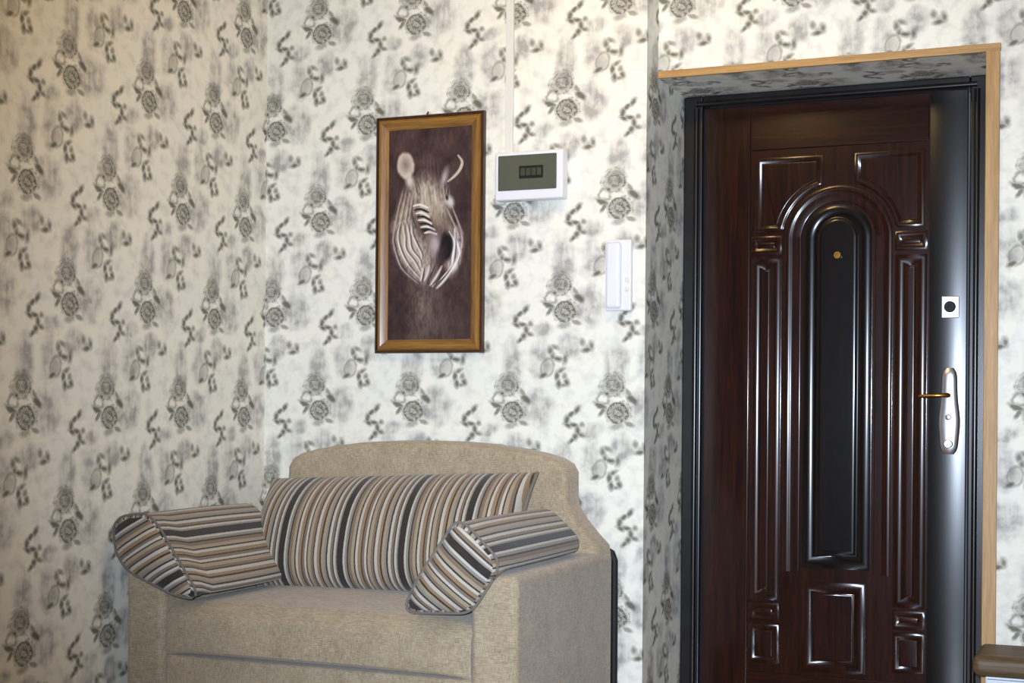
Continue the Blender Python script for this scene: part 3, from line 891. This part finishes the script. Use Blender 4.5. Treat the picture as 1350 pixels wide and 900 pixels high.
    c = np.where(c <= .04045, c / 12.92, ((c + .055) / 1.055) ** 2.4)
    verts = [(x0 + (x1 - x0) * i / (NX - 1), -0.012, z0 + (z1 - z0) * j / (NZ - 1)) for j in range(NZ) for i in range(NX)]
    faces = [(j * NX + i, j * NX + i + 1, (j + 1) * NX + i + 1, (j + 1) * NX + i) for j in range(NZ - 1) for i in range(NX - 1)]
    t = NT('painted_canvas', 0.55, 0.3)
    at = t.node('ShaderNodeAttribute'); at.attribute_name = 'paint'
    t.color(at.outputs['Color'])
    t.bump(t.noise(t.coord(), 500.0, 2.0).outputs[0], 0.15, 0.0006)
    o = mesh_obj('canvas', verts, faces, t.mat, pic, True)
    col = o.data.color_attributes.new('paint', 'FLOAT_COLOR', 'POINT')
    arr = np.concatenate([c.reshape(-1, 3), np.ones((NX * NZ, 1))], axis=1).astype(np.float32)
    col.data.foreach_set('color', arr.ravel())
    box('backing', (x0 - .002, -0.011, z0 - .002), (x1 + .002, -0.002, z1 + .002), M_FRAMED, pic)
    return o
zebra_canvas()
# hook the picture hangs on
bm = bmesh.new(); add_tube(bm, [(0.622, -0.002, 1.950), (0.622, -0.010, 1.963), (0.622, -0.004, 1.968)], 0.003, 8)
bm_obj('hook', bm, M_BLACK, pic, True)

# ------------------------------------------------------------------ consumer unit, cable duct, intercom
BX0, BX1, BZ0, BZ1, BD = 0.883, 1.115, 1.657, 1.811, 0.050
unit = empty('electrical_panel', ((BX0 + BX1) / 2, 0, BZ0), 'white plastic fuse box with smoked window on flowered wall', 'fuse box')
box('housing', (BX0, -BD, BZ0), (BX1, -0.0005, BZ1), M_WHITE, unit, 0.006, 3)
bm = bmesh.new()
wx0, wx1, wz0, wz1 = BX0 + .012, BX1 - .020, BZ0 + .030, BZ1 - .012
win = box('window', (wx0, -BD - .004, wz0), (wx1, -BD + .002, wz1), M_SMOKE, unit, 0.003)
slot = box('breaker_slot', (wx0 + .074, -BD - .006, wz0 + .036), (wx0 + .156, -BD - .003, wz0 + .076), M_BREAK, win, 0.001)
for k in range(4):
    box('breaker', (wx0 + .080 + k * .0185, -BD - .009, wz0 + .044), (wx0 + .080 + k * .0185 + .015, -BD - .005, wz0 + .068), M_BREAKD, win, 0.001)
tag(box('cable_duct', (0.902, -0.014, BZ1 + 0.001), (0.928, -0.0005, CEIL - 0.001), M_DUCT, None, 0.002),
    'narrow cream plastic cable duct rising from the fuse box', 'cable duct')
ic = empty('intercom', (1.281, 0, 1.30), 'white intercom handset mounted on wall beside the door recess', 'intercom')
box('cradle', (1.248, -0.022, 1.300), (1.334, -0.0005, 1.522), M_WHITE, ic, 0.006, 3)
box('handset', (1.254, -0.040, 1.306), (1.304, -0.023, 1.514), M_WHITE, ic, 0.012, 4)
for z in (1.36, 1.39):
    box('button', (1.314, -0.026, z), (1.327, -0.021, z + .014), M_DUCT, ic, 0.002)

# ------------------------------------------------------------------ low cabinet right of the door
cab = empty('shoe_cabinet', (2.75, -0.03, 0), 'low white cabinet with a rounded worn wooden top beside the door', 'cabinet')
box('top', (2.366, -0.150, 0.268), (3.15, YD - 0.014, 0.326), M_SHELF, cab, 0.022, 4)
box('body', (2.400, -0.125, 0.05), (3.12, YD - 0.014, 0.267), M_LAMWHITE, cab, 0.003)
for x0, x1 in ((2.405, 2.757), (2.763, 3.115)):
    d = box('cabinet_door', (x0, -0.141, 0.058), (x1, -0.126, 0.262), M_LAMWHITE, cab, 0.002)
    xm = x1 - .03 if x0 < 2.5 else x0 + .03
    bm = bmesh.new(); add_lathe(bm, [(0.005, 0), (0.005, -0.010), (0.011, -0.016), (0.009, -0.022), (0.001, -0.023)], (xm, -0.141, 0.20), 'Y', 16)
    bm_obj('knob', bm, M_METAL, d, True)
for x in (2.43, 3.09):
    for y in (-0.10, 0.07): box('foot', (x - .02, y - .02, 0), (x + .02, y + .02, 0.051), M_SHELF, cab)

# ------------------------------------------------------------------ ceiling lamp over the sofa
lamp = empty('ceiling_lamp', (LAMP_POS[0], LAMP_POS[1], CEIL), 'round frosted glass ceiling lamp above the front of the sofa', 'ceiling lamp')
bm = bmesh.new(); add_lathe(bm, [(0.06, CEIL - .0005), (0.075, CEIL - .012), (0.070, CEIL - .035), (0.045, CEIL - .045)], (LAMP_POS[0], LAMP_POS[1], 0), 'Z', 32)
bm_obj('canopy', bm, M_BRASS, lamp, True)
t = NT('lit_opal_glass', 0.3)
t.b.inputs['Base Color'].default_value = (0.9, 0.85, 0.75, 1)
t.b.inputs['Emission Color'].default_value = (1.0, 0.68, 0.30, 1)
t.b.inputs['Emission Strength'].default_value = LAMP_STRENGTH
bm = bmesh.new()
zc = LAMP_POS[2]
add_lathe(bm, [(0.11 * math.sin(a) + .002, zc + 0.11 * math.cos(a)) for a in [PI * k / 16 for k in range(2, 17)]], (LAMP_POS[0], LAMP_POS[1], 0), 'Z', 32)
bm_obj('glass_shade', bm, t.mat, lamp, True)
